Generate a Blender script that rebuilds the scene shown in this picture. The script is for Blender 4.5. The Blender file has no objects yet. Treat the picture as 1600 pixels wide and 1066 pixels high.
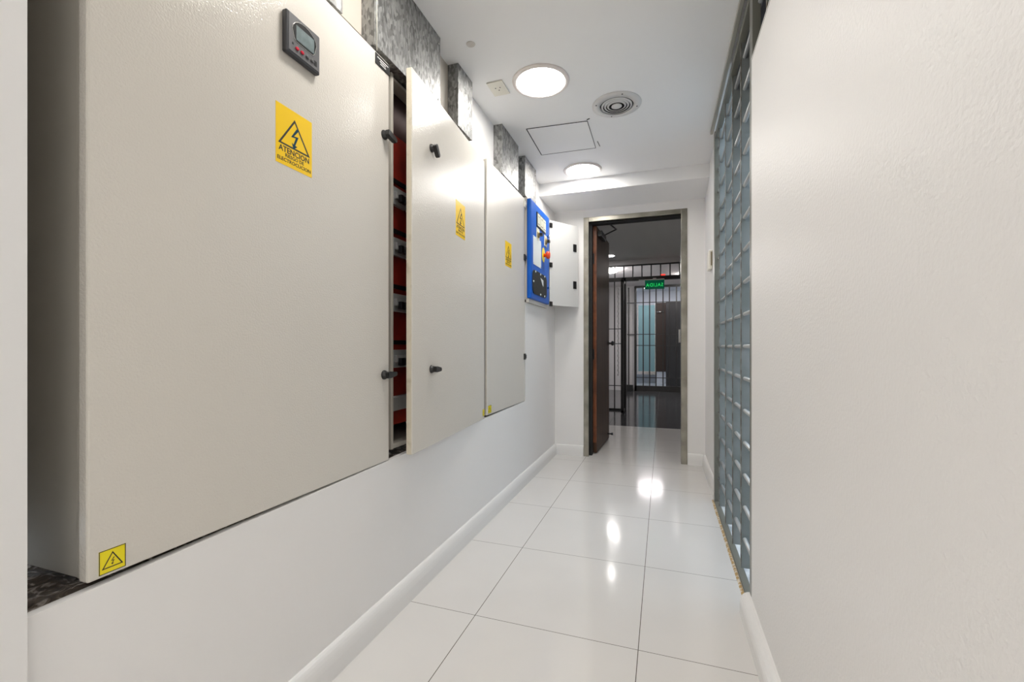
import bpy, bmesh, math, random
from mathutils import Vector, Matrix
random.seed(7)
PI = math.pi
S = bpy.context.scene
C = S.collection

# ------------------------------------------------------------------ camera
cam_d = bpy.data.cameras.new('camera')
cam = bpy.data.objects.new('camera', cam_d); C.objects.link(cam)
cam.location = (0, 0, 1.03)
cam.rotation_euler = (PI/2, 0, math.radians(18.882))
cam_d.sensor_fit = 'HORIZONTAL'; cam_d.sensor_width = 36
cam_d.lens = 690/1600*36
cam_d.shift_y = 9/1600
cam_d.clip_start = 0.02
S.camera = cam

# ------------------------------------------------------------------ sky, exposure
w = bpy.data.worlds.new('sky'); S.world = w; w.use_nodes = True
bg = w.node_tree.nodes['Background']
bg.inputs[0].default_value = (0.80, 0.89, 1.0, 1); bg.inputs[1].default_value = 2.1
S.view_settings.view_transform = 'Standard'; S.view_settings.look = 'None'
S.view_settings.gamma = 1; S.view_settings.use_curve_mapping = False
S.view_settings.exposure = 1.5
LAMP = 19.0          # emission of the corridor ceiling panels
REAR_FILL = 4.3          # emission of the added fill panels behind the camera
HALL = 26.0          # emission of the hall lamps

# ------------------------------------------------------------------ materials
def nn(nt, t, **k):
    n = nt.nodes.new(t)
    for a, b in k.items():
        if a.startswith('i_'):
            n.inputs[a[2:].replace('_', ' ')].default_value = b
        else: setattr(n, a, b)
    return n
def lk(nt, a, b): nt.links.new(a, b)
def mat(name, col, rough=0.5, metal=0.0, spec=0.5, peel=None, mottle=None, emit=None, coat=0):
    """peel=(scale, strength, distance) bump; mottle=(scale, colour2, lo, hi)"""
    m = bpy.data.materials.new(name); m.use_nodes = True
    nt = m.node_tree; b = nt.nodes['Principled BSDF']
    b.inputs['Base Color'].default_value = (*col, 1)
    b.inputs['Roughness'].default_value = rough
    b.inputs['Metallic'].default_value = metal
    b.inputs['Specular IOR Level'].default_value = spec
    b.inputs['Coat Weight'].default_value = coat
    geo = nn(nt, 'ShaderNodeNewGeometry')
    if mottle:
        sc, c2, lo, hi = mottle
        n = nn(nt, 'ShaderNodeTexNoise', i_Scale=sc, i_Detail=4.0)
        lk(nt, geo.outputs['Position'], n.inputs['Vector'])
        r = nn(nt, 'ShaderNodeValToRGB')
        r.color_ramp.elements[0].position = lo; r.color_ramp.elements[0].color = (*col, 1)
        r.color_ramp.elements[1].position = hi; r.color_ramp.elements[1].color = (*c2, 1)
        lk(nt, n.outputs['Fac'], r.inputs[0]); lk(nt, r.outputs[0], b.inputs['Base Color'])
    if peel:
        sc, st, di = peel
        n = nn(nt, 'ShaderNodeTexNoise', i_Scale=sc, i_Detail=2.0)
        lk(nt, geo.outputs['Position'], n.inputs['Vector'])
        bp = nn(nt, 'ShaderNodeBump', i_Strength=st, i_Distance=di)
        lk(nt, n.outputs['Fac'], bp.inputs['Height']); lk(nt, bp.outputs[0], b.inputs['Normal'])
    if emit:
        b.inputs['Emission Color'].default_value = (*emit[0], 1)
        b.inputs['Emission Strength'].default_value = emit[1]
    return m

WHITE = mat('white_wall_paint', (.83, .815, .80), .5, peel=(60, .12, .002), mottle=(1.6, (.81, .795, .78), .3, .75))
PIER = mat('white_pier_paint', (.80, .79, .78), .5, peel=(60, .1, .002))
GLOSSW = mat('white_gloss_panel_paint', (.80, .785, .77), .42, spec=.3, peel=(130, .8, .0016), mottle=(1.2, (.78, .76, .745), .3, .8))
CEIL = mat('ceiling_paint', (.90, .895, .89), .6, peel=(40, .06, .002))
SKIRT = mat('skirting_tile', (.80, .79, .775), .22)
SHEET = mat('pebble_grey_powder_coat', (.66, .625, .565), .15, spec=.4, peel=(200, .75, .0013))
SHEETD = mat('pebble_grey_door_edge', (.64, .58, .47), .4, mottle=(25, (.5, .44, .34), .55, .75))
BOXM = mat('cabinet_body_coat', (.50, .47, .41), .75)
DARKGAP = mat('dark_gap_shade', (.02, .03, .03), .6)  # near-black colour for the shade in the cabinet door gaps
BLACK = mat('black_plastic', (.012, .012, .013), .32)
HOOD = mat('black_hood', (.006, .006, .007), .3)
BLACKM = mat('matt_black', (.01, .01, .01), .7)
RED = mat('red_painted_cover', (.42, .035, .02), .3, mottle=(9, (.22, .02, .015), .4, .7))
GREYP = mat('grey_trunking_plastic', (.36, .36, .35), .5)
BRK = mat('breaker_grey_plastic', (.42, .43, .43), .4)
YEL = mat('yellow_sticker', (.93, .60, .01), .3)
YEL2 = mat('bright_yellow_sticker', (.86, .72, .01), .3)
INK = mat('black_ink', (.015, .015, .015), .4)
INKB = mat('blue_black_ink', (.01, .05, .09), .25)
BLUE = mat('blue_cabinet_paint', (.002, .105, .52), .4, spec=.3, peel=(260, .15, .0008))
BLUED = mat('blue_fold_edge', (.005, .12, .66), .25)
METER = mat('meter_bezel', (.035, .035, .04), .35)
METERF = mat('meter_bezel_face', (.12, .12, .125), .35)
LCD = mat('lcd_glass', (.12, .155, .16), .3, mottle=(30, (.19, .24, .245), .4, .7))
SILV = mat('silver_trim', (.8, .78, .75), .2, metal=1)
REDB = mat('red_button', (.65, .02, .05), .25)
CREAM = mat('gauge_face_cream', (.75, .73, .60), .3)
PLATE = mat('brushed_data_plate', (.74, .79, .80), .4)
BRASS = mat('selector_brass', (.35, .27, .12), .35, metal=.6)
REDK = mat('red_mushroom_knob', (.85, .08, .02), .3)
STEEL = mat('brushed_stainless_steel', (.40, .38, .33), .26, metal=1, mottle=(7, (.24, .225, .185), .35, .7))
ROD = mat('pale_rod_enamel', (.40, .41, .41), .3, metal=.3)
SLATE = mat('brown_slat_edge', (.11, .085, .06), .5, mottle=(18, (.25, .25, .22), .45, .6))
GRILLE = mat('grey_green_enamel', (.17, .19, .185), .3, mottle=(6, (.24, .26, .26), .35, .7))
GRILLEF = mat('grille_frame_paint', (.17, .17, .145), .4)
ALU = mat('aluminium_channel', (.47, .46, .41), .35, metal=.5)
RUST = mat('rusty_sealant', (.42, .27, .10), .8, mottle=(60, (.68, .60, .48), .45, .6))
MARBLE = mat('pale_marble', (.75, .77, .78), .25, mottle=(7, (.36, .40, .43), .5, .68))
SHAFT = mat('light_well_paint', (.55, .62, .66), .8)
WOODE = mat('varnished_wood_edge', (.20, .062, .022), .3, mottle=(14, (.10, .03, .012), .4, .7))
GATE = mat('dark_gate_paint', (.028, .027, .026), .35)
HALLC = mat('hall_ceiling_paint', (.62, .61, .59), .6)
HALLW = mat('hall_wall_paint', (.66, .64, .64), .5)
HALLB = mat('blue_white_wall', (.62, .68, .74), .4)
TEAL = mat('teal_glass_panel', (.24, .42, .45), .2)
BROWN = mat('dark_brown_door', (.04, .025, .018), .6)
DARKP = mat('dark_panel', (.02, .02, .02), .7)
GREEN = mat('green_acrylic', (.0, .05, .028), .2, emit=((0, .5, .25), .03))
GLOWG = mat('glowing_green_letters', (.0, .6, .12), .4, emit=((.02, 1, .16), .22))
GLOWR = mat('glowing_red_lamp', (.6, .05, .05), .4, emit=((1, .06, .04), .4))
LIT = mat('lit_diffuser', (.9, .9, .88), .5, emit=((1, .965, .915), LAMP))
LITR = mat('rear_fill_diffuser', (.9, .9, .88), .5, emit=((1, .975, .94), REAR_FILL))
LITF = mat('lit_far_room_lamp', (.9, .9, .9), .5, emit=((1, .93, .95), 7))
LITH = mat('lit_hall_lamp', (.9, .9, .9), .5, emit=((1, .95, .92), HALL))
RIM = mat('white_lamp_rim', (.80, .73, .70), .35)
VENT = mat('vent_grey_metal', (.68, .665, .65), .4)
VOID = mat('dark_duct_inside', (.015, .015, .015), .9)
IVORY = mat('ivory_plastic', (.80, .77, .68), .35)

def galv():
    m = bpy.data.materials.new('galvanised_steel'); m.use_nodes = True
    nt = m.node_tree; b = nt.nodes['Principled BSDF']
    geo = nn(nt, 'ShaderNodeNewGeometry')
    mp = nn(nt, 'ShaderNodeMapping'); mp.inputs['Scale'].default_value = (1, 1, .45); mp.inputs['Rotation'].default_value = (.35, 0, 0)
    lk(nt, geo.outputs['Position'], mp.inputs[0])
    v = nn(nt, 'ShaderNodeTexVoronoi', i_Scale=105.0); lk(nt, mp.outputs[0], v.inputs['Vector'])
    n = nn(nt, 'ShaderNodeTexNoise', i_Scale=9.0, i_Detail=3.0); lk(nt, geo.outputs['Position'], n.inputs['Vector'])
    mx = nn(nt, 'ShaderNodeMath', operation='MULTIPLY_ADD'); mx.inputs[1].default_value = .55
    sp = nn(nt, 'ShaderNodeSeparateColor'); lk(nt, v.outputs['Color'], sp.inputs[0])
    m2 = nn(nt, 'ShaderNodeMath', operation='MULTIPLY'); m2.inputs[1].default_value = .55
    lk(nt, n.outputs['Fac'], m2.inputs[0]); lk(nt, sp.outputs[0], mx.inputs[0]); lk(nt, m2.outputs[0], mx.inputs[2])
    r = nn(nt, 'ShaderNodeValToRGB'); r.color_ramp.elements[0].position = .2; r.color_ramp.elements[0].color = (.14, .14, .137, 1)
    r.color_ramp.elements[1].position = .85; r.color_ramp.elements[1].color = (.45, .45, .44, 1)
    lk(nt, mx.outputs[0], r.inputs[0]); lk(nt, r.outputs[0], b.inputs['Base Color'])
    r2 = nn(nt, 'ShaderNodeMapRange'); r2.inputs[3].default_value = .38; r2.inputs[4].default_value = .62
    lk(nt, sp.outputs[1], r2.inputs[0]); lk(nt, r2.outputs[0], b.inputs['Roughness'])
    b.inputs['Metallic'].default_value = .8
    bp = nn(nt, 'ShaderNodeBump', i_Strength=.25, i_Distance=.002); lk(nt, sp.outputs[2], bp.inputs['Height']); lk(nt, bp.outputs[0], b.inputs['Normal'])
    return m
GALV = galv()

def rubble():
    m = bpy.data.materials.new('rough_rubble'); m.use_nodes = True
    nt = m.node_tree; b = nt.nodes['Principled BSDF']; b.inputs['Roughness'].default_value = .9
    geo = nn(nt, 'ShaderNodeNewGeometry')
    n = nn(nt, 'ShaderNodeTexNoise', i_Scale=38.0, i_Detail=6.0, i_Distortion=1.6); lk(nt, geo.outputs['Position'], n.inputs['Vector'])
    r = nn(nt, 'ShaderNodeValToRGB'); e = r.color_ramp.elements
    e[0].position = .38; e[0].color = (.09, .07, .055, 1); e[1].position = .66; e[1].color = (.62, .56, .50, 1)
    k = e.new(.52); k.color = (.16, .12, .09, 1)
    lk(nt, n.outputs['Fac'], r.inputs[0]); lk(nt, r.outputs[0], b.inputs['Base Color'])
    bp = nn(nt, 'ShaderNodeBump', i_Strength=.9, i_Distance=.01); lk(nt, n.outputs['Fac'], bp.inputs['Height']); lk(nt, bp.outputs[0], b.inputs['Normal'])
    return m
RUBBLE = rubble()

def floor_tiles(name, base, grout, x0, y0, size, joint, rough):
    m = bpy.data.materials.new(name); m.use_nodes = True
    nt = m.node_tree; b = nt.nodes['Principled BSDF']
    geo = nn(nt, 'ShaderNodeNewGeometry'); sx = nn(nt, 'ShaderNodeSeparateXYZ'); lk(nt, geo.outputs['Position'], sx.inputs[0])
    def M(op, a, bb=None):
        n = nn(nt, 'ShaderNodeMath', operation=op)
        for i, v in enumerate((a, bb)):
            if v is None: continue
            if isinstance(v, (int, float)): n.inputs[i].default_value = v
            else: lk(nt, v, n.inputs[i])
        return n.outputs[0]
    ds = []
    for out, o in ((sx.outputs[0], x0), (sx.outputs[1], y0)):
        f = M('FRACT', M('DIVIDE', M('SUBTRACT', out, o - 50*size), size))
        d = M('MULTIPLY', M('MINIMUM', f, M('SUBTRACT', 1.0, f)), size)
        ds.append(d)
    d = M('MINIMUM', ds[0], M('ADD', ds[1], .0002))
    line = M('LESS_THAN', d, joint/2)
    n = nn(nt, 'ShaderNodeTexNoise', i_Scale=2.2, i_Detail=3.0); lk(nt, geo.outputs['Position'], n.inputs['Vector'])
    r = nn(nt, 'ShaderNodeValToRGB'); r.color_ramp.elements[0].position = .3; r.color_ramp.elements[0].color = (*base, 1)
    r.color_ramp.elements[1].position = .75; r.color_ramp.elements[1].color = (*[c*.95 for c in base], 1)
    lk(nt, n.outputs['Fac'], r.inputs[0])
    mx = nn(nt, 'ShaderNodeMix', data_type='RGBA'); lk(nt, line, mx.inputs[0]); lk(nt, r.outputs[0], mx.inputs[6]); mx.inputs[7].default_value = (*grout, 1)
    lk(nt, mx.outputs[2], b.inputs['Base Color'])
    rr = nn(nt, 'ShaderNodeMapRange'); rr.inputs[3].default_value = rough; rr.inputs[4].default_value = .8; lk(nt, line, rr.inputs[0]); lk(nt, rr.outputs[0], b.inputs['Roughness'])
    return m
TILE = floor_tiles('polished_cream_tile', (.72, .70, .675), (.08, .065, .05), -.682, 1.557, .602, .0026, .11)
DTILE = floor_tiles('polished_charcoal_tile', (.06, .061, .065), (.02, .02, .02), -.682, 1.557, .602, .003, .12)

def wood():
    m = bpy.data.materials.new('dark_veneer'); m.use_nodes = True
    nt = m.node_tree; b = nt.nodes['Principled BSDF']; b.inputs['Roughness'].default_value = .5; b.inputs['Specular IOR Level'].default_value = .25
    geo = nn(nt, 'ShaderNodeNewGeometry'); mp = nn(nt, 'ShaderNodeMapping'); mp.inputs['Scale'].default_value = (14, 14, .8)
    lk(nt, geo.outputs['Position'], mp.inputs[0])
    n = nn(nt, 'ShaderNodeTexNoise', i_Scale=1.6, i_Detail=5.0, i_Distortion=.5); lk(nt, mp.outputs[0], n.inputs['Vector'])
    r = nn(nt, 'ShaderNodeValToRGB'); r.color_ramp.elements[0].position = .3; r.color_ramp.elements[0].color = (.032, .018, .011, 1)
    r.color_ramp.elements[1].position = .7; r.color_ramp.elements[1].color = (.085, .042, .022, 1)
    lk(nt, n.outputs['Fac'], r.inputs[0]); lk(nt, r.outputs[0], b.inputs['Base Color'])
    return m
WOOD = wood()

# ------------------------------------------------------------------ mesh helpers
def bx(bm, x0, x1, y0, y1, z0, z1, bev=0, mi=0, seg=2):
    r = bmesh.ops.create_cube(bm, size=1)
    vs = r['verts']
    for v in vs:
        v.co = Vector(((x0+x1)/2 + v.co.x*(x1-x0), (y0+y1)/2 + v.co.y*(y1-y0), (z0+z1)/2 + v.co.z*(z1-z0)))
    fs = list({f for v in vs for f in v.link_faces})
    for f in fs: f.material_index = mi
    if bev:
        es = list({e for v in vs for e in v.link_edges})
        rr = bmesh.ops.bevel(bm, geom=es, offset=bev, segments=seg, affect='EDGES', profile=.5)
        for f in rr['faces']: f.material_index = mi
def prism(bm, pts, axis, a, b, mi=0):
    """extrude polygon pts (2D) along axis from a to b. axis 'x': pts=(y,z); 'y': (x,z); 'z': (x,y)"""
    def P(p, t):
        return {'x': (t, p[0], p[1]), 'y': (p[0], t, p[1]), 'z': (p[0], p[1], t)}[axis]
    v0 = [bm.verts.new(P(p, a)) for p in pts]; v1 = [bm.verts.new(P(p, b)) for p in pts]
    n = len(pts); fs = [bm.faces.new(v0[::-1]), bm.faces.new(v1)]
    for i in range(n): fs.append(bm.faces.new((v0[i], v0[(i+1) % n], v1[(i+1) % n], v1[i])))
    for f in fs: f.material_index = mi
def lathe(bm, prof, c, axis='z', seg=40, mi=0, sx=1, sy=1):
    """prof = [(r, h)...] revolved round an axis through c"""
    rings = []
    for r, h in prof:
        ring = []
        for i in range(seg):
            a = 2*PI*i/seg; u, v = r*math.cos(a)*sx, r*math.sin(a)*sy
            p = {'z': (u, v, h), 'x': (h, u, v), 'y': (v, h, u)}[axis]
            ring.append(bm.verts.new(Vector(p) + Vector(c)))
        rings.append(ring)
    for A, B in zip(rings, rings[1:]):
        for i in range(seg):
            j = (i+1) % seg
            f = bm.faces.new((A[i], A[j], B[j], B[i])); f.material_index = mi; f.smooth = True
    for ring, k in ((rings[0], 0), (rings[-1], 1)):
        f = bm.faces.new(ring if k else ring[::-1]); f.material_index = mi
def tube(bm, pts, r, seg=8, mi=0):
    pts = [Vector(p) for p in pts]; rings = []
    for i, p in enumerate(pts):
        t = (pts[min(i+1, len(pts)-1)] - pts[max(i-1, 0)]).normalized()
        ref = Vector((0, 0, 1)) if abs(t.z) < .9 else Vector((1, 0, 0))
        a = t.cross(ref).normalized(); b = t.cross(a)
        rings.append([bm.verts.new(p + r*(a*math.cos(2*PI*k/seg) + b*math.sin(2*PI*k/seg))) for k in range(seg)])
    for A, B in zip(rings, rings[1:]):
        for k in range(seg):
            f = bm.faces.new((A[k], A[(k+1) % seg], B[(k+1) % seg], B[k])); f.smooth = True; f.material_index = mi
    bm.faces.new(rings[0][::-1]).material_index = mi; bm.faces.new(rings[-1]).material_index = mi
def text(bm, s, size, M, mi=0, ext=.0003, xs=1, bold=0, align='CENTER', gap=1.0):
    """letters merged into bm; M maps text plane (x right, y up, z out) into space"""
    cu = bpy.data.curves.new('t', 'FONT'); cu.body = s; cu.size = size; cu.extrude = ext; cu.offset = bold
    cu.align_x = align; cu.space_character = gap; cu.resolution_u = 2
    o = bpy.data.objects.new('t', cu); C.objects.link(o)
    dg = bpy.context.evaluated_depsgraph_get(); me = bpy.data.meshes.new_from_object(o.evaluated_get(dg))
    me.transform(M @ Matrix.Diagonal((xs, 1, 1, 1)))
    for p in me.polygons: p.material_index = mi
    bm.from_mesh(me)
    bpy.data.objects.remove(o); bpy.data.curves.remove(cu); bpy.data.meshes.remove(me)
FACE_X = Matrix(((0, 0, 1, 0), (1, 0, 0, 0), (0, 1, 0, 0), (0, 0, 0, 1)))   # text right -> +Y, up -> Z, out -> +X
def onx(x, y, z): return Matrix.Translation((x, y, z)) @ FACE_X

def obj(name, bm, mats, parent=None, label=None):
    bmesh.ops.recalc_face_normals(bm, faces=bm.faces[:])
    me = bpy.data.meshes.new(name); bm.to_mesh(me); bm.free()
    for m in (mats if isinstance(mats, (list, tuple)) else [mats]): me.materials.append(m)
    o = bpy.data.objects.new(name, me); C.objects.link(o)
    if parent is not None:
        o.parent = parent
        if parent.type == 'EMPTY': o.matrix_parent_inverse = Matrix.Translation(-parent.location)
    if label: o['label'] = label
    return o
def thing(name, label, cat, loc, group=None):
    o = bpy.data.objects.new(name, None); C.objects.link(o); o.location = loc; o.empty_display_size = .05
    o['label'] = label; o['category'] = cat
    if group: o['group'] = group
    return o
def tag(o, label, cat, group=None):
    o['label'] = label; o['category'] = cat
    if group: o['group'] = group
    return o
def struct(name, bm, mats, parent=None):
    o = obj(name, bm, mats, parent)
    if parent is None: o['kind'] = 'structure'
    return o
def NB(): return bmesh.new()
def B1(*a, **k):
    bm = NB(); bx(bm, *a, **k); return bm

# ------------------------------------------------------------------ room shell
XL, XR, H, YE = -.985, .345, 2.475, 4.15
struct('floor', B1(-2.4, .345, -.3, 5.9, -.1, 0), TILE)
struct('floor', B1(-2.4, 1.6, -4.0, -.3, -.1, 0), TILE)
struct('floor', B1(.347, 2.4, 4.27, 5.9, -.1, 0), TILE)
struct('floor', B1(-2.4, 2.4, 5.9, 10.75, -.1, 0), DTILE)
struct('floor', B1(-2.4, 2.4, 10.75, 13.3, -.1, .0), mat('pale_blue_floor', (.55, .63, .68), .2))
struct('floor', B1(.347, 1.6, -.5, 4.02, -.12, -.012), MARBLE)

# corridor ceiling with a stepped beam before the end wall
bm = NB(); bx(bm, -1.4, .36, -.3, 3.79, H, H+.12)
struct('ceiling', bm, CEIL)
bm = NB(); prism(bm, [(3.79, 2.366), (YE, 2.316), (YE, H+.12), (3.79, H+.12)], 'x', -1.3, .345)
struct('ceiling', bm, CEIL)

# left wall: parapet under the recess, recess back, strip over the cabinets, far pier
bm = NB(); prism(bm, [(.42, 0), (3.19, 0), (3.19, .620), (.42, .586)], 'x', -1.004, XL); struct('wall_left', bm, WHITE)
struct('wall_left', B1(-1.36, -1.004, .42, 3.19, 0, .555), WHITE)
for q in ((-1.40, -1.31, .42, 3.19, .62, H), (-1.31, -1.045, 2.10, 3.50, 2.17, H), (-1.40, XL, 3.19, YE, 0, 1.368),
          (-1.40, XL, 3.768, YE, 1.368, 2.17), (-1.40, -1.2, 3.19, 3.768, 1.368, 2.17)):
    struct('wall_left', B1(*q), WHITE)
bm = NB(); prism(bm, [(-1.4, 3.5), (-1.042, 3.5), (-1.042, 3.79), (-.985, YE), (-1.4, YE)], 'z', 2.17, H); struct('wall_left', bm, WHITE)
struct('wall_left', B1(-1.31, -1.045, .42, 2.10, 2.17, H), mat('darker_beige_paint', (.52, .48, .42), .7))  # nearer part of the strip, darker and more beige than the rest
struct('wall_left', B1(-2.4, -.968, -.3, .42, 0, H+.1), PIER)
bm = NB()
n = 60
g = [[bm.verts.new((-1.31+.313*j/8, .43+2.75*i/n, .578+.033*i/n + (random.uniform(-.007, .004) if 0 < j < 8 else -.002))) for j in range(9)] for i in range(n+1)]
for i in range(n):
    for j in range(8): bm.faces.new((g[i][j], g[i][j+1], g[i+1][j+1], g[i+1][j])).smooth = True
struct('trim_1', bm, RUBBLE)

# right wall: glossy panel near the camera, short wall past the grille
bm = NB()
bx(bm, .325, .43, -.3, 1.885, 0, 2.13)
bx(bm, .315, .326, -.3, 1.872, 0, 2.118, bev=.002)
struct('wall_right', bm, GLOSSW)
bm = NB(); bx(bm, .3147, .316, 1.862, 1.864, .09, 2.108); bx(bm, .3147, .316, -.3, 1.862, 2.106, 2.108); struct('trim_5', bm, BLACKM)
bm = NB()
bx(bm, XR, .75, 3.235, YE, 0, H)
struct('wall_right', bm, WHITE)
bm = NB(); bx(bm, .43, .50, -.3, 2.52, 2.13, H); bx(bm, .361, .50, -.3, 2.60, H, 2.60)  # added dark board and cap, blocking the bright sky above the panel
struct('wall_right', bm, mat('dark_sky_block', (.13, .13, .145), .8))
struct('wall_back', B1(-2.5, 1.7, -4.1, -4.0, 0, 2.7), WHITE)
struct('wall_back_left', B1(-2.5, -2.4, -4.0, .0, 0, 2.7), WHITE)
struct('wall_back_right', B1(1.6, 1.7, -4.0, -.5, 0, 2.7), WHITE)
struct('wall_back_right', B1(.326, 1.6, -.42, -.3, 0, 2.7), WHITE)
struct('ceiling', B1(-2.4, 1.6, -4.0, -.3, 2.6, 2.7), CEIL)
struct('wall_back', B1(-.968, .326, -.42, -.3, H, 2.6), WHITE)

# end wall with the door opening
bm = NB()
bx(bm, -2.4, -.69, YE, 4.27, 0, 2.6); bx(bm, .184, 2.4, YE, 4.27, 0, 2.6); bx(bm, -.69, .184, YE, 4.27, 2.225, 2.6)
struct('wall_end', bm, WHITE)

# light well behind the grille, open to the sky
bm = NB()
bx(bm, 1.6, 1.7, -.5, 4.1, -.1, 5.2); bx(bm, .75, 1.6, 4.02, 4.14, -.1, 5.2); bx(bm, .43, 1.6, -.6, -.5, -.1, 5.2)
struct('wall_light_well', bm, SHAFT)

# baseboards: rounded skirting
def skirt_profile(x, s, h, t):
    """profile from wall face x, s = direction into the room"""
    p = [(x, 0), (x+s*t, 0), (x+s*t, h*.52)]
    for i in range(1, 7):
        a = PI/2*i/6; p.append((x + s*t*math.cos(a)*.98 + s*.0, h*.52 + h*.48*math.sin(a)))
    p[-1] = (x, h); return p
bm = NB(); prism(bm, skirt_profile(XL, 1, .100, .021), 'y', -.0, YE); struct('baseboard_left', bm, SKIRT)
bm = NB(); prism(bm, skirt_profile(XR, -1, .100, .024), 'y', 3.235, YE); struct('baseboard_right', bm, SKIRT)
bm = NB(); prism(bm, skirt_profile(.315, -1, .085, .034), 'y', -.3, 1.905); struct('baseboard_right', bm, SKIRT)
bm = NB()
prism(bm, skirt_profile(YE, -1, .100, .016), 'x', XL+.021, -.708); prism(bm, skirt_profile(YE, -1, .100, .02), 'x', .203, XR-.02)
struct('baseboard_end', bm, SKIRT)
# rusty sealant bead between tiles and grille
bm = NB(); prism(bm, [(.308, 0), (.320, 0), (.320, .004), (.314, .005)], 'y', 1.905, 3.235); struct('trim_2', bm, RUST)
# ceiling channel over the grille
bm = NB(); bx(bm, .300, .318, .2, 3.235, 2.452, H, bev=.002); struct('trim_3', bm, ALU)

# ------------------------------------------------------------------ stickers
def sticker(kind, parent, x, y0, y1, z0, z1, big=True, label=None):
    """yellow warning label lying on the +X side of a door; kind 'tall' has the Spanish lettering"""
    bm = NB(); bx(bm, x, x+.0006, y0, y1, z0, z1, bev=0)
    W, Hh = y1-y0, z1-z0; cy = (y0+y1)/2; X = x+.0006; e = .0003
    def tri(yc, za, zb, hw, t):
        A, Bq, D = Vector((yc, zb)), Vector((yc-hw, za)), Vector((yc+hw, za)); c = (A+Bq+D)/3
        k = 1 - t
        inn = [c+(p-c)*k for p in (A, Bq, D)]; out = [A, Bq, D]
        for i in range(3):
            j = (i+1) % 3; prism(bm, [out[i], out[j], inn[j], inn[i]], 'x', X, X+e, 1)
    def bolt(yc, zc, s, mi):
        pts = [(.22, 1), (-.42, .02), (.12, .12), (-.14, -.55), (-.34, -.45), (-.16, -1), (.3, -.62), (.06, -.58), (.44, .3), (-.08, .22), (.5, .95)]
        vs = [bm.verts.new((X+e*1.2, yc+p[0]*s, zc+p[1]*s)) for p in pts]; bm.faces.new(vs).material_index = mi
    if kind == 'tall':
        tri(cy, z0+Hh*.34, z0+Hh*.86, W*.44, .16); bolt(cy, z0+Hh*.53, W*.24, 2)
        sz = W*.165
        text(bm, 'ATENCION', sz*1.02, onx(X, cy, z0+Hh*.225), 1, e, .98, sz*.02)
        text(bm, 'RIESGO DE', sz*.64, onx(X, cy, z0+Hh*.15), 1, e, 1.0, sz*.01)
        text(bm, 'ELECTROCUCION', sz*.64, onx(X, cy, z0+Hh*.065), 1, e, 1.08, sz*.01)
        mats = [YEL, INK, INKB]
    else:
        b = W*.03
        for q in ((y0, y1, z0, z0+b), (y0, y1, z1-b, z1), (y0, y0+b, z0, z1), (y1-b, y1, z0, z1)): bx(bm, X, X+e, *q, mi=1)
        tri(cy, z0+Hh*.2, z0+Hh*.86, W*.40, .18); bolt(cy, z0+Hh*.45, W*.16, 1)
        mats = [YEL2, INK]
    o = obj('warning_sticker', bm, mats, parent)
    if label: o['label'] = label
    return o

def handle(parent, x, y, z, ang, L=.05):
    """black wing knob: round base on the door face, lever turned by ang below horizontal"""
    bm = NB()
    lathe(bm, [(.0175, 0), (.0175, .004), (.014, .010), (.012, .020), (.0105, .024)], (x, y, z), 'x', 24)
    n0 = len(bm.verts); bm2 = NB()
    prism(bm2, [(-.013, -.011), (.0, -.013), (L*.8, -.0085), (L, -.006), (L, .006), (L*.8, .0085), (0, .013), (-.013, .011)], 'x', .012, .030)
    bmesh.ops.bevel(bm2, geom=bm2.edges[:], offset=.0022, segments=2, affect='EDGES')
    bmesh.ops.rotate(bm2, verts=bm2.verts[:], cent=(0, 0, 0), matrix=Matrix.Rotation(-ang, 3, 'X'))
    bmesh.ops.translate(bm2, verts=bm2.verts[:], vec=(x, y, z))
    me = bpy.data.meshes.new('q'); bm2.to_mesh(me); bm2.free(); bm.from_mesh(me); bpy.data.meshes.remove(me)
    return obj('handle', bm, BLACK, parent)

def shell(bm, x0, x1, y0, y1, z0, z1, t=.012, mi=0):
    """open-fronted box (open towards +X)"""
    bx(bm, x0, x0+t, y0, y1, z0, z1, mi=mi)
    bx(bm, x0+t, x1, y0, y0+t, z0, z1, mi=mi); bx(bm, x0+t, x1, y1-t, y1, z0, z1, mi=mi)
    bx(bm, x0+t, x1, y0+t, y1-t, z0, z0+t, mi=mi); bx(bm, x0+t, x1, y0+t, y1-t, z1-t, z1, mi=mi)

# ------------------------------------------------------------------ nearest cabinet
c1 = thing('electrical_cabinet', 'pebble grey wall cabinet nearest the camera, wide closed door with digital meter', 'electrical cabinet', (-1.15, .98, .605), 'electrical cabinets recessed in the left wall')
bm = NB(); shell(bm, -1.29, -1.032, .520, 1.437, .597, 2.10)
bx(bm, -1.038, -1.022, .516, .540, .597, 2.10, bev=.004)   # rolled lip
obj('body', bm, BOXM, c1)
obj('door_gap_shade', B1(-1.032, -1.012, .535, 1.425, .615, 2.09), DARKGAP, c1)  # dark slab standing in for the shade in the gap behind the door
d1 = obj('door', B1(-1.012, XL, .507, 1.437, .600, 2.103, bev=.004), SHEET, c1)
handle(d1, XL, 1.404, 1.82, math.radians(12), .046); handle(d1, XL, 1.404, .925, math.radians(-4), .046)
sticker('tall', d1, XL, .917, 1.046, 1.53, 1.693)
sticker('square', d1, XL, .524, .567, .606, .650, label='small square yellow sticker at the door foot')
bm = NB(); bx(bm, XL, XL+.003, 1.350, 1.437, 2.058, 2.096, bev=.0005)
for i, (l, a) in enumerate(((.066, 0), (.036, .0), (.034, .002))):
    cyy = 1.393+a
    k = 0; yy = cyy-l/2
    while yy < cyy+l/2:
        ww = random.uniform(.003, .008); bx(bm, XL+.003, XL+.0034, yy, min(yy+ww, cyy+l/2), 2.083-.008*i, 2.0865-.008*i, mi=1); yy += ww+.0012
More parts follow.
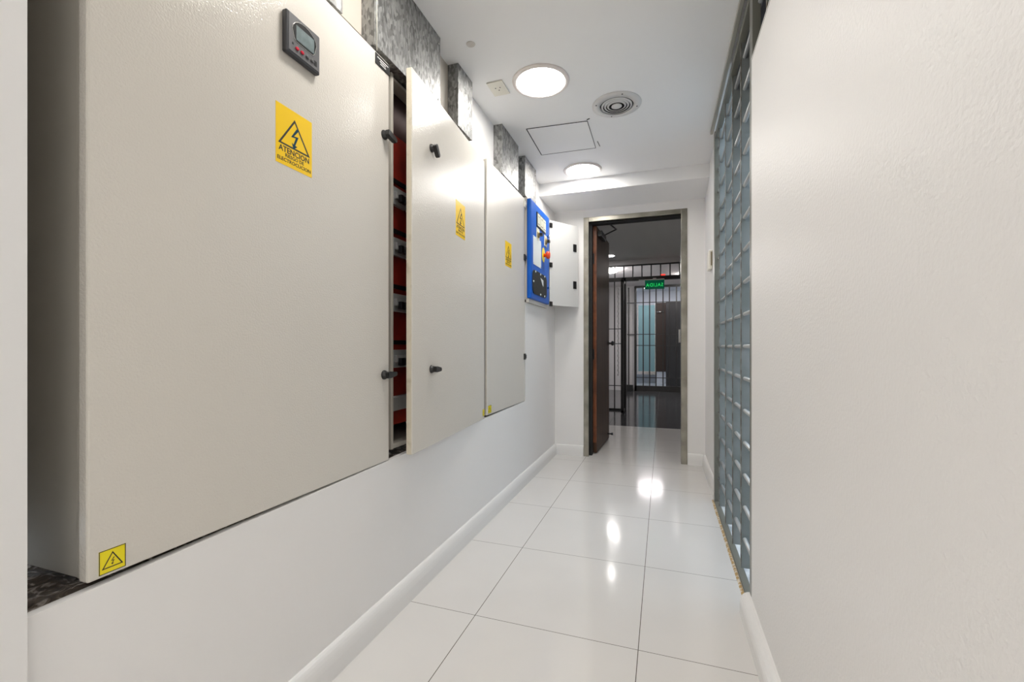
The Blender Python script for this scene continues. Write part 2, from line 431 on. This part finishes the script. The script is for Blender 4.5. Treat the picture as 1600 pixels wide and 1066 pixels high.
obj('nameplate', bm, [BLACKM, mat('white_engraving', (.75, .75, .75), .5)], d1, 'black plate with lines of white engraving')
pm = obj('power_meter', B1(XL, XL+.017, .937, 1.061, 1.838, 1.953, bev=.004), METER, c1, 'dark square digital meter')
bm = NB(); XM = XL+.017
prof = []
bx(bm, XM, XM+.0012, .944, 1.056, 1.845, 1.949, bev=.0005)
obj('bezel', bm, METERF, pm)
def arch(cy, z0, zs, zt, hw, n=10):
    p = [(cy-hw, zs)]
    q = [(cy-hw*.84, z0+.008), (cy-hw*.70, z0+.001), (cy+hw*.70, z0+.001), (cy+hw*.84, z0+.008)]
    top = [(cy+hw*math.cos(PI*i/n), zs+(zt-zs)*math.sin(PI*i/n)) for i in range(n+1)]
    return q + top
bm = NB(); prism(bm, arch(1.0, 1.878, 1.912, 1.944, .045), 'x', XM+.001, XM+.0022); obj('display_surround', bm, SILV, pm)
bm = NB(); prism(bm, arch(1.0, 1.880, 1.912, 1.942, .043), 'x', XM+.0018, XM+.0028); obj('display_hood', bm, HOOD, pm)
obj('screen', B1(XM+.0025, XM+.0034, .968, 1.034, 1.885, 1.926), LCD, pm)
for i, (yy, m_) in enumerate(((.972, REDB), (.990, REDB), (1.010, METERF), (1.028, METERF))):
    bm = NB(); lathe(bm, [(.006, 0), (.006, .003), (.004, .0045)], (XM+.001, yy, 1.862), 'x', 16, sy=.75); obj('button', bm, m_, pm)
obj('key_mark', B1(XM+.001, XM+.002, 1.036, 1.046, 1.855, 1.869), BLACK, pm); obj('indicator', B1(XM+.001, XM+.002, .955, .960, 1.866, 1.871), BLACK, pm)

# ------------------------------------------------------------------ double cabinet, left leaf ajar
c2 = thing('electrical_cabinet', 'double-door pebble grey wall cabinet with its left leaf ajar showing red panel', 'electrical cabinet', (-1.15, 2.32, .62), 'electrical cabinets recessed in the left wall')
bm = NB(); shell(bm, -1.29, -1.030, 1.495, 3.178, .622, 2.118)
bx(bm, -1.034, -1.016, 1.497, 1.513, .622, 2.118, bev=.003); bx(bm, -1.034, -1.020, 1.513, 3.17, .622, .640, bev=.003)
bx(bm, -1.10, -1.03, 2.39, 2.42, .634, 2.106)
obj('body', bm, [BOXM], c2)
obj('red_cover', B1(-1.085, -1.078, 1.508, 2.38, .70, 1.93), RED, c2)
obj('upper_cover', B1(-1.086, -1.080, 1.508, 2.38, 1.932, 2.104), mat('dark_brown_cover', (.05, .02, .017), .7), c2, 'dark brown cover above the red one')
for z in (1.735, 1.523, 1.288, 1.052):
    obj('label_strip', B1(-1.078, -1.070, 1.52, 2.34, z-.012, z+.006, bev=.001), BLACK, c2)
    for k in range(6):
        y = 1.578+k*.118
        bm = NB()
        zt = z-.035
        bx(bm, -1.078, -1.060, y, y+.10, zt-.075, zt, bev=.002)
        bx(bm, -1.060, -1.046, y+.004, y+.096, zt-.052, zt-.022, bev=.002)
        b = obj('circuit_breaker', bm, BRK, c2)
        for q in range(3):
            obj('toggle', B1(-1.048, -1.030, y+.014+q*.029, y+.034+q*.029, zt-.066, zt-.034, bev=.002), BLACK, b)
obj('cable_trunking', B1(-1.078, -1.045, 1.508, 2.37, .765, .822, bev=.002), GREYP, c2)
# left leaf: hinged on its far side
bm = NB(); bx(bm, -.026, 0, -.898, 0, 0, 1.503, bev=.004)
d2 = obj('door', bm, SHEET, c2); d2.location = (XL, 2.385, .610); d2.rotation_euler = (0, 0, -math.radians(-4.3))
bm = NB(); bx(bm, -.0225, -.003, -.8998, -.8975, .004, 1.499)
obj('door_edge', bm, SHEETD, d2, 'yellowed free edge of the door')
handle(d2, 0, -.725, 1.262, math.radians(50), .040); handle(d2, 0, -.725, .325, math.radians(3), .046)
sticker('tall', d2, 0, -.447, -.322, .965, 1.137); sticker('square', d2, 0, -.036, -.004, .020, .058)
# right leaf
d3 = obj('door', B1(-1.010, XL, 2.424, 3.178, .622, 2.146, bev=.004), SHEET, c2)
sticker('tall', d3, XL, 2.742, 2.868, 1.568, 1.733); sticker('square', d3, XL, 2.440, 2.492, .632, .678)
for z, m_ in ((1.70, BLACK), (.955, BLACK), (2.10, IVORY)):
    bm = NB(); bx(bm, XL-.004, XL+.009, 3.150, 3.187, z-.022, z+.024, bev=.003); bx(bm, XL+.002, XL+.014, 3.160, 3.182, z-.012, z+.014, bev=.002)
    obj('hinge', bm, m_, d3)
obj('centre_gap_strip', B1(-1.03, -1.000, 2.386, 2.424, .628, 2.10), DARKGAP, c2)  # dark strip standing in for the shade between the two leaves

# ------------------------------------------------------------------ blue control cabinet
c3 = thing('control_cabinet', 'small wall cabinet with bright blue control panel and open grey door', 'control cabinet', (-1.08, 3.48, 1.385))
bm = NB(); shell(bm, -1.19, -.975, 3.205, 3.755, 1.388, 2.165)
bx(bm, -.985, -.962, 3.205, 3.765, 1.368, 1.40, bev=.003)
obj('body', bm, SHEET, c3)
bp = obj('control_panel', B1(-.975, -.940, 3.192, 3.752, 1.398, 2.152, bev=.009, seg=3), BLUE, c3, 'bright blue front panel')
XP = -.940
bm = NB(); bx(bm, XP, XP+.006, 3.340, 3.612, 1.975, 2.092, bev=.002); gb = obj('gauge_bank', bm, BLACK, bp)
for k in range(3):
    y = 3.352+k*.087
    bm = NB(); bx(bm, XP+.005, XP+.009, y, y+.074, 1.985, 2.082, bev=.001)
    bx(bm, XP+.009, XP+.0095, y+.012, y+.062, 1.998, 2.004, mi=1); bx(bm, XP+.009, XP+.0095, y+.03, y+.035, 2.0, 2.06, mi=1)
    for q in range(5): bx(bm, XP+.009, XP+.0095, y+.012+q*.011, y+.0145+q*.011, 2.055, 2.068, mi=1)
    o = obj('gauge', bm, [CREAM, INK], c3)
for y, z in ((3.380, 1.925), (3.618, 1.925)):
    bm = NB(); bx(bm, XP, XP+.003, y-.042, y+.042, z-.048, z+.044, bev=.001, mi=0)
    lathe(bm, [(.027, .003), (.026, .012), (.018, .016)], (XP, y, z-.006), 'x', 20, mi=1)
    bx(bm, XP+.014, XP+.036, y-.006, y+.030, z-.016, z+.006, bev=.003, mi=2)
    obj('selector_switch', bm, [CREAM, BRASS, BLACK], bp)
bm = NB(); bx(bm, XP, XP+.002, 3.247, 3.475, 1.665, 1.885, bev=.0006)
for yy in (3.256, 3.466):
    for zz in (1.674, 1.876): lathe(bm, [(.003, .002), (.003, .003)], (XP, yy, zz), 'x', 8, mi=1)
obj('data_plate', bm, [PLATE, INK], bp)
bm = NB(); lathe(bm, [(.045, 0), (.045, .003)], (XP, 3.552, 1.792), 'x', 32, sy=1.35); ep = obj('emergency_plate', bm, YEL2, bp, 'yellow oval plate behind red button')
bm = NB(); lathe(bm, [(.015, .003), (.015, .022), (.030, .028), (.032, .040), (.027, .052), (.012, .056)], (XP, 3.560, 1.790), 'x', 28); obj('emergency_button', bm, REDK, bp, 'red mushroom button')
bm = NB()
def rr(y0, y1, z0, z1, r, n=5):
    p = []
    for cy, cz, a0 in ((y1-r, z1-r, 0), (y0+r, z1-r, 90), (y0+r, z0+r, 180), (y1-r, z0+r, 270)):
        for i in range(n+1):
            a = math.radians(a0+90*i/n); p.append((cy+r*math.cos(a), cz+r*math.sin(a)))
    return p
prism(bm, rr(3.222, 3.645, 1.438, 1.622, .05), 'x', XP, XP+.006)
bm2 = bm
cov = obj('breaker_cover', bm, mat('black_green_cover', (.014, .017, .017), .55), bp, 'black rounded cover with pale rivets')
bm = NB(); prism(bm, [(3.44, 1.585), (3.53, 1.575), (3.53, 1.525), (3.50, 1.535)], 'x', XP+.006, XP+.0068)
obj('cover_label', bm, PLATE, c3)
for y, z in ((3.295, 1.612), (3.44, 1.612), (3.57, 1.612), (3.238, 1.53), (3.44, 1.449), (3.57, 1.449)):
    bm = NB(); lathe(bm, [(.008, .004), (.008, .009), (.004, .011)], (XP, y, z), 'x', 10)
    obj('rivet', bm, PLATE, bp)
for y, z in ((3.685, 1.975), (3.69, 1.535)):
    bm = NB(); lathe(bm, [(.009, 0), (.009, .012), (.012, .014), (.012, .022)], (XP, y, z), 'x', 14); obj('lock_barrel', bm, SILV, bp)
# open outer door, swung back towards the end wall
ang = math.atan2(.205, .31)
bm = NB(); bx(bm, 0, .008, 0, .355, 0, .745, bev=.002)
bx(bm, -.012, 0.0, .342, .355, 0, .745)
d4 = obj('door', bm, mat('pale_grey_coat', (.66, .66, .645), .35), c3, 'pale grey outer door swung open')
d4.location = (-.945, 3.768, 1.395); d4.rotation_euler = (0, 0, -ang)
bm = NB(); bx(bm, .008, .014, .288, .330, .505, .575, bev=.003); obj('latch', bm, BLACK, d4)
bm = NB(); bx(bm, .008, .014, .288, .330, .165, .235, bev=.003); obj('latch', bm, BLACK, d4)
for z in (.70, .352, .01): obj('hinge', B1(.002, .016, .0, .028, z-.02, z+.022, bev=.002), BLACK, d4)

# ------------------------------------------------------------------ galvanised ducts over the cabinets
ducts = [(.80, 1.18, 'galvanised duct at the top edge, nearest the camera', 2.112), (1.350, 1.845, 'widest mottled galvanised duct with a thin white cable, above two cabinets', 2.125),
         (2.035, 2.211, 'narrow pale galvanised duct above the ajar cabinet leaf', 2.155), (2.683, 3.022, 'dull galvanised duct above the closed right leaf', 2.155),
         (3.185, 3.490, 'farthest galvanised duct, above the blue control cabinet', 2.175)]
for i, (y0, y1, lab, z0) in enumerate(ducts):
    d = thing('cable_duct', lab, 'cable duct', (-1.015, (y0+y1)/2, z0), 'galvanised cable ducts rising to the ceiling')
    xb = -1.0445
    bm = NB(); bx(bm, xb, XL, y0, y1, z0, H-.001, bev=.0012)
    obj('casing', bm, GALV, d)
    for z in (z0+.05, H-.04):
        bm = NB(); lathe(bm, [(.004, 0), (.004, .002), (.002, .003)], (XL, y1-.018, z), 'x', 10)
        obj('screw', bm, SILV, d)
bm = NB(); tube(bm, [(-.982, 1.357, 2.105), (-.982, 1.356, 2.3), (-.982, 1.354, H)], .0017)
tag(obj('thin_cable', bm, IVORY), 'thin white cable running down the edge of the widest duct', 'cable')

# ------------------------------------------------------------------ ceiling fittings
def ceiling_light(x, y, lab):
    t = thing('ceiling_light', lab, 'ceiling light', (x, y, H), 'round panel lights of the corridor')
    bm = NB()
    prof = [(.155, 0), (.153, -.006), (.148, -.010), (.134, -.011), (.130, -.007), (.130, 0)]
    lathe(bm, prof, (x, y, H), 'z', 56)
    obj('rim', bm, RIM, t)
    bm = NB(); lathe(bm, [(.1295, -.0005), (.1295, -.008), (.10, -.0085)], (x, y, H), 'z', 56); obj('diffuser', bm, LIT, t)
    return t
ceiling_light(-.630, 2.325, 'nearer and larger-looking round lit panel on the ceiling, beside the outlet plate')
ceiling_light(-.622, 3.60, 'farther round lit panel, before the beam at the end of the corridor')
ceiling_light(-.630, 1.21, 'round lit panel overhead, just above the top edge of the view')
for k, (x, y, w_) in enumerate(((-1.6, -1.2, 'front left'), (-.4, -1.2, 'front middle'), (.8, -1.2, 'front right'), (-1.6, -2.7, 'back left'), (-.4, -2.7, 'back middle'), (.8, -2.7, 'back right'))):  # unseen panels, added to throw fill light onto the near walls
    t = thing('rear_fill_panel', 'added square fill-light panel in the room behind the camera, '+w_, 'ceiling light', (x, y, 2.6), 'added fill-light panels behind the camera')
    bm = NB(); bx(bm, x-.30, x+.30, y-.30, y-.285, 2.588, 2.6); bx(bm, x-.30, x+.30, y+.285, y+.30, 2.588, 2.6); bx(bm, x-.30, x-.285, y-.285, y+.285, 2.588, 2.6); bx(bm, x+.285, x+.30, y-.285, y+.285, 2.588, 2.6)
    obj('frame', bm, RIM, t); obj('diffuser', B1(x-.285, x+.285, y-.285, y+.285, 2.591, 2.599), LITR, t)

t = thing('ceiling_vent', 'round grey louvred air diffuser with concentric rings on the ceiling', 'air vent', (-.262, 2.695, H))
cx, cy = -.262, 2.695
bm = NB(); lathe(bm, [(.098, -.0005), (.098, -.001), (.001, -.001)], (cx, cy, H), 'z', 40); obj('throat', bm, VOID, t)
def ringm(r0, r1, za, zb, th=.002):
    bm = NB(); seg = 48; P = [(r0, za), (r1, zb), (r1, zb-th), (r0, za-th)]
    rings = [[bm.verts.new((cx+r*math.cos(2*PI*i/seg), cy+r*math.sin(2*PI*i/seg), H+z)) for i in range(seg)] for r, z in P]
    for k in range(4):
        A, Bq = rings[k], rings[(k+1) % 4]
        for i in range(seg): bm.faces.new((A[i], A[(i+1) % seg], Bq[(i+1) % seg], Bq[i])).smooth = True
    return bm
obj('flange', ringm(.098, .143, -.007, -.0005, .003), VENT, t)
for a in (.062, .079, .045): obj('louvre_ring', ringm(a, a+.011, -.010, -.006, .002), VENT, t)
bm = NB(); lathe(bm, [(.006, -.002), (.006, -.006), (.030, -.008), (.031, -.011), (.02, -.013)], (cx, cy, H), 'z', 32); obj('centre_disc', bm, VENT, t)
for k in range(4):
    a = .35+k*PI/2; bm = NB(); lathe(bm, [(.004, -.004), (.004, -.0085)], (cx+.122*math.cos(a), cy+.122*math.sin(a), H), 'z', 10); obj('screw', bm, BLACK, t)

bm = NB()
P = [(-.856, 2.800), (-.458, 2.826), (-.462, 3.226), (-.864, 3.214)]
prism(bm, P, 'z', H-.003, H-.0005)
ah = tag(obj('access_hatch', bm, CEIL), 'rectangular painted access hatch in the ceiling between lights', 'access hatch')
bm = NB()
def seg2(bm, a, b, w, z0, z1):
    a, b = Vector(a), Vector(b); n = (b-a).normalized(); n = Vector((-n.y, n.x))*w/2
    prism(bm, [a-n, b-n, b+n, a+n], 'z', z0, z1)
for i, wd in ((0, .003), (1, .003), (2, .006), (3, .006)): seg2(bm, P[i], P[(i+1) % 4], wd, H-.0035, H-.0004)
seg2(bm, (-.458, 2.81), (-.44, 2.80), .006, H-.0035, H-.0004); seg2(bm, (-.436, 3.13), (-.430, 3.21), .003, H-.0035, H-.0004)
obj('gap_line', bm, BLACKM, ah)

t = thing('ceiling_outlet', 'small square off-white outlet plate on the ceiling beside the nearer light', 'outlet plate', (-.866, 2.305, H))
obj('plate', B1(-.915, -.823, 2.240, 2.370, H-.008, H-.0005, bev=.002), IVORY, t)
for a in ((0, .016), (.013, -.006), (-.013, -.006)):
    bm = NB(); lathe(bm, [(.004, -.0075), (.004, -.0085)], (-.868+a[0], 2.30+a[1], H), 'z', 8); obj('socket_hole', bm, INK, t)
bm = NB(); lathe(bm, [(.022, -.0005), (.020, -.003), (.010, -.001)], (-.868, 1.93, H), 'z', 24); tag(obj('ceiling_patch', bm, mat('stained_plaster', (.70, .66, .62), .8)), 'small stained plaster patch on the ceiling near the widest duct', 'plaster patch')

# wall box on the right wall past the grille
t = thing('wall_box', 'small ivory plastic box on the right wall beyond the metal grille', 'wall box', (.325, 3.66, 1.62))
obj('housing', B1(.318, XR, 3.555, 3.68, 1.605, 1.745, bev=.005), IVORY, t)
obj('side_plate', B1(.333, .341, 3.549, 3.556, 1.63, 1.73), mat('brown_label', (.22, .17, .10), .5), t)

# ------------------------------------------------------------------ grille on the right
g = thing('security_grille', 'tall grey metal grille of upright slats and short cross rods in right wall opening', 'security grille', (.36, 2.55, 0))
bm = NB()
bx(bm, .322, .352, 3.190, 3.234, 0, 2.452, bev=.002)
bx(bm, .322, .352, 1.890, 1.945, .0, 2.452, bev=.002)
bx(bm, .322, .352, 1.945, 3.190, 0, .012, bev=.002); bx(bm, .324, .352, .3, 3.190, 2.405, 2.438, bev=.002)
bx(bm, .330, .352, .3, 1.890, 2.13, 2.160, bev=.002)
obj('frame', bm, GRILLEF, g)
ys = [3.049, 2.723, 2.472, 2.231]
ys = [3.049+.30] + ys
for y in (3.049, 2.756, 2.487, 2.231, 1.70, 1.40, 1.10):
    z0 = .028 if y > 1.9 else 2.16
    bm = NB(); bx(bm, .336, .392, y-.002, y+.004, z0, 2.474); bx(bm, .333, .336, y-.004, y+.008, z0, 2.474, mi=1)
    obj('slat', bm, [GRILLE, SLATE], g)
for k in range(-6, 10):
    z = 1.032+k*.1455
    bm = NB(); tube(bm, [(.350, 1.945 if z < 2.16 else 1.1, z), (.350, 3.19, z)], .0088, 12)
    obj('rod', bm, ROD, g)

# ------------------------------------------------------------------ door at the end
bm = NB()
Z0 = 2.2
for s in ((-.707, -.659), (.149, .201)): bx(bm, s[0], s[1], YE-.006, 4.276, 0, 2.242, bev=.0025)
bx(bm, -.659, .149, YE-.006, 4.276, Z0, 2.242, bev=.0025)
dr = struct('door_1', bm, STEEL)
obj('jamb_shade', B1(-.659, -.636, 4.20, 4.274, 0, Z0), BLACKM, dr)  # black strip standing in for the jamb's shadow beside the leaf
obj('head_rebate', B1(-.65, .149, 4.19, 4.274, Z0-.012, Z0), BLACKM, dr)
L = .765
bm = NB(); bx(bm, -.0, .042, 0, L, 0, 2.183, bev=.002)
lf = obj('door_leaf', bm, WOOD, dr); lf.location = (-.645, 4.282, .008); lf.rotation_euler = (0, 0, -math.radians(2.2))
obj('lipping', B1(.001, .041, -.003, 0.001, .10, 2.18), WOODE, lf, 'reddish varnished edge of the dark door')
for z in (.95, 1.87): obj('hinge', B1(-.006, .020, -.010, .0, z-.05, z+.05, bev=.002), BLACK, lf)
bm = NB(); lathe(bm, [(.026, 0), (.026, .006), (.012, .010), (.012, .03), (.024, .038), (.027, .05), (.018, .062)], (.042, L-.06, 1.06), 'x', 20); obj('door_knob', bm, BLACK, lf)
bm = NB(); bx(bm, .042, .085, .05, .30, 2.095, 2.15, bev=.004)
tube(bm, [(.065, .27, 2.152), (.215, .10, 2.16), (.18, -.05, 2.168)], .007); obj('door_closer', bm, BLACK, lf)
bm = NB(); tube(bm, [(.040, L-.1, .065), (.085, L-.10, .065)], .008); lathe(bm, [(.014, 0), (.014, .018)], (.082, L-.10, .065), 'x', 14); obj('door_stop', bm, BLACK, lf)

# ------------------------------------------------------------------ halls beyond the door
bm = NB(); bx(bm, -2.4, 2.4, 4.27, 7.30, 2.42, 2.52); struct('ceiling', bm, HALLC)
bm = NB(); bx(bm, -2.4, 2.4, 7.30, 10.72, 2.45, 2.55); struct('ceiling', bm, mat('pale_hall_ceiling', (.85, .80, .78), .6))
bm = NB(); bx(bm, -2.4, 2.4, 10.72, 13.4, 2.62, 2.72); struct('ceiling', bm, HALLB)
bm = NB(); bx(bm, -2.4, 2.4, 7.30, 7.38, 2.345, 2.46); struct('trim_4', bm, HALLW)
bm = NB(); bx(bm, -2.5, -2.4, 4.0, 13.4, 0, 2.9); bx(bm, -1.5, -1.22, 7.4, 10.7, 0, 2.45); struct('wall_hall_left', bm, HALLB)
bm = NB(); bx(bm, 2.4, 2.5, 4.0, 13.4, 0, 2.9); struct('wall_hall_right', bm, HALLW)
bm = NB(); bx(bm, -2.4, -.62, 10.76, 10.86, 0, 2.45); bx(bm, .52, 2.4, 10.76, 10.86, 0, 2.45); bx(bm, -2.4, 2.4, 10.72, 10.80, 2.43, 2.9)
struct('wall_hall_middle', bm, HALLW)
bm = NB(); bx(bm, -2.4, 2.4, 13.3, 13.4, 0, 2.9); struct('wall_hall_end', bm, HALLB)

# first barred screen
g1 = thing('barred_screen', 'dark barred screen across the hall, with transom bars above the opening', 'barred screen', (-.2, 7.33, 0))
bm = NB(); bx(bm, -1.22, .6, 7.315, 7.345, 2.325, 2.345); bx(bm, -1.22, .6, 7.30, 7.36, 2.085, 2.145); bx(bm, -.63, -.56, 7.30, 7.37, 0, 2.145, bev=.003); bx(bm, .40, .46, 7.30, 7.36, 0, 2.09)
bx(bm, -1.22, -.63, 7.315, 7.345, .0, .03)
obj('frame', bm, GATE, g1)
for i in range(11):
    x = -1.02+i*.1405-.0
    obj('bar', B1(x-.009, x+.009, 7.32, 7.34, 2.145, 2.33), GATE, g1)
for x in (-1.0, -.87, -.745):
    obj('bar', B1(x-.009, x+.009, 7.32, 7.34, .03, 2.09), GATE, g1)
for z in (1.32, 1.08, .40): obj('cross_bar', B1(-1.22, -.63, 7.322, 7.338, z-.006, z+.006), GATE, g1)
# open gate leaf, edge on
g1b = thing('gate_leaf', 'dark open gate leaf standing edge-on at the hall screen', 'gate leaf', (-.60, 7.0, 0))
bm = NB(); bx(bm, -.615, -.572, 6.96, 7.295, 0.012, .05); bx(bm, -.615, -.572, 6.96, 7.0, .012, 2.06, bev=.002); bx(bm, -.615, -.572, 7.26, 7.295, .012, 2.06); bx(bm, -.615, -.572, 6.96, 7.295, 2.03, 2.07)
obj('frame', bm, GATE, g1b)
for y in (7.06, 7.15, 7.22): obj('bar', B1(-.60, -.586, y-.007, y+.007, .05, 2.03), GATE, g1b)
bm = NB()
z = 1.95
pts = []
for i in range(60):
    pts.append((-.685+.006*math.sin(i*1.9), 7.29+.006*math.cos(i*1.9), 1.98-i*.024))
tube(bm, pts, .0055, 6)
tag(obj('hanging_chain', bm, SILV), 'bright metal chain hanging on the bars of the nearer hall screen', 'chain')

# exit sign, seen from behind
es = thing('exit_sign', 'green translucent exit sign seen from behind, hanging in the hall', 'exit sign', (-.12, 7.20, 1.93))
obj('panel', B1(-.268, .020, 7.198, 7.204, 1.925, 2.068, bev=.001), GREEN, es)
bm = NB()
MB_ = Matrix.Translation((-.124, 7.196, 1.966)) @ Matrix(((-1, 0, 0, 0), (0, 0, 1, 0), (0, 1, 0, 0), (0, 0, 0, 1)))
text(bm, 'SALIDA', .074, MB_, 0, .001, .92, .0006, gap=1.18)
obj('lettering', bm, GLOWG, es, 'glowing green letters SALIDA, mirrored')
bm = NB(); bx(bm, -.36, .02, 7.19, 7.23, 2.066, 2.082, bev=.002); bx(bm, -.15, -.10, 7.19, 7.30, 2.082, 2.10)
obj('bracket', bm, SILV, es)
bm = NB(); bx(bm, -.03, .035, 7.31, 7.35, 2.1455, 2.172, bev=.004); rl = tag(obj('warning_light', bm, GLOWR), 'small glowing red light behind the hall transom bars', 'warning light')

# second barred gate
g2 = thing('barred_gate', 'far dark barred gate with cross bars and heavy bottom rail', 'barred gate', (-.1, 10.72, 0))
bm = NB(); bx(bm, -.63, .50, 10.69, 10.75, 0, .125); bx(bm, -.63, .50, 10.69, 10.75, 2.40, 2.45); bx(bm, -.635, -.585, 10.69, 10.75, 0, 2.43)
obj('frame', bm, GATE, g2)
for x in (-.764, -.436, -.294, -.153, 0, .138, .289, .43):
    obj('bar', B1(x-.013, x+.013, 10.705, 10.731, .0 if x < -.7 else .125, 2.42), GATE, g2)
for z in (2.06, 1.32, 1.06, .314): obj('cross_bar', B1(-.80 if z > 1.1 else -.62, .50, 10.71, 10.725, z-.008, z+.008), GATE, g2)
bm = NB(); bx(bm, .33, .44, 10.66, 10.70, 1.12, 1.42, bev=.005); obj('lock_box', bm, SILV, g2)
tag(obj('low_box', B1(-.82, -.66, 10.55, 10.68, 0, .14, bev=.004), DARKP), 'low dark box on the floor at the foot of the far gate', 'box')

# room behind the far gate
tp = thing('glass_panel', 'tall teal glass panel behind the far gate', 'glass panel', (-.43, 13.0, 0))
obj('pane', B1(-.66, -.215, 13.0, 13.03, .34, 2.20), TEAL, tp)
bm = NB(); bx(bm, -.70, -.66, 12.98, 13.05, .3, 2.24); bx(bm, -.215, -.19, 12.98, 13.05, .3, 2.24); bx(bm, -.70, -.19, 12.97, 13.05, .25, .34); obj('frame', bm, [SILV], tp)
bd = thing('far_door', 'dark brown door with bright lever handle behind the far gate', 'door', (0, 13.0, 0))
obj('leaf', B1(-.186, .10, 13.0, 13.05, .34, 2.26), BROWN, bd)
bm = NB(); tube(bm, [(-.17, 12.95, 2.0), (.02, 12.95, 2.005)], .012); obj('handle', bm, SILV, bd)
tag(obj('dark_cupboard', B1(.075, .60, 12.2, 12.9, 0, 2.20, bev=.004), DARKP), 'tall dark cupboard standing behind the right side of far gate', 'cupboard')
bm = NB(); bx(bm, -.186, .075, 12.92, 12.98, 0, .30); bx(bm, -.19, .078, 12.91, 12.99, .30, .325)
tag(obj('low_cabinet', bm, HALLB), 'low pale blue block with white top below the brown door', 'low block')

# hall lamps
def hall_lamp(x, y, z, r, lab, dp=.045, m=None):
    t = thing('recessed_light', lab, 'ceiling light', (x, y, z), 'recessed lights of the halls')
    bm = NB(); lathe(bm, [(r*1.15, 0), (r*1.14, -.006), (r, -.008), (r, 0)], (x, y, z), 'z', 28); obj('rim', bm, RIM, t)
    bm = NB(); lathe(bm, [(r*.99, -.0005), (r*.99, -dp), (r*.9, -dp-.004), (r*.5, -dp-.005)], (x, y, z), 'z', 28); obj('diffuser', bm, m or LITH, t)
hall_lamp(-.76, 6.85, 2.42, .06, 'small recessed light on the hall ceiling beside the open wooden door', .006)
hall_lamp(-.95, 8.25, 2.45, .16, 'round light glowing behind the left end of the transom bars')
hall_lamp(.5, 9.2, 2.45, .16, 'round light on the ceiling between the two barred screens, to the right')
hall_lamp(-.3, 11.9, 2.62, .30, 'pinkish round light on the ceiling above the teal glass panel', m=LITF)
hall_lamp(.9, 12.0, 2.62, .30, 'round light on the far room ceiling above the dark cupboard', m=LITF)
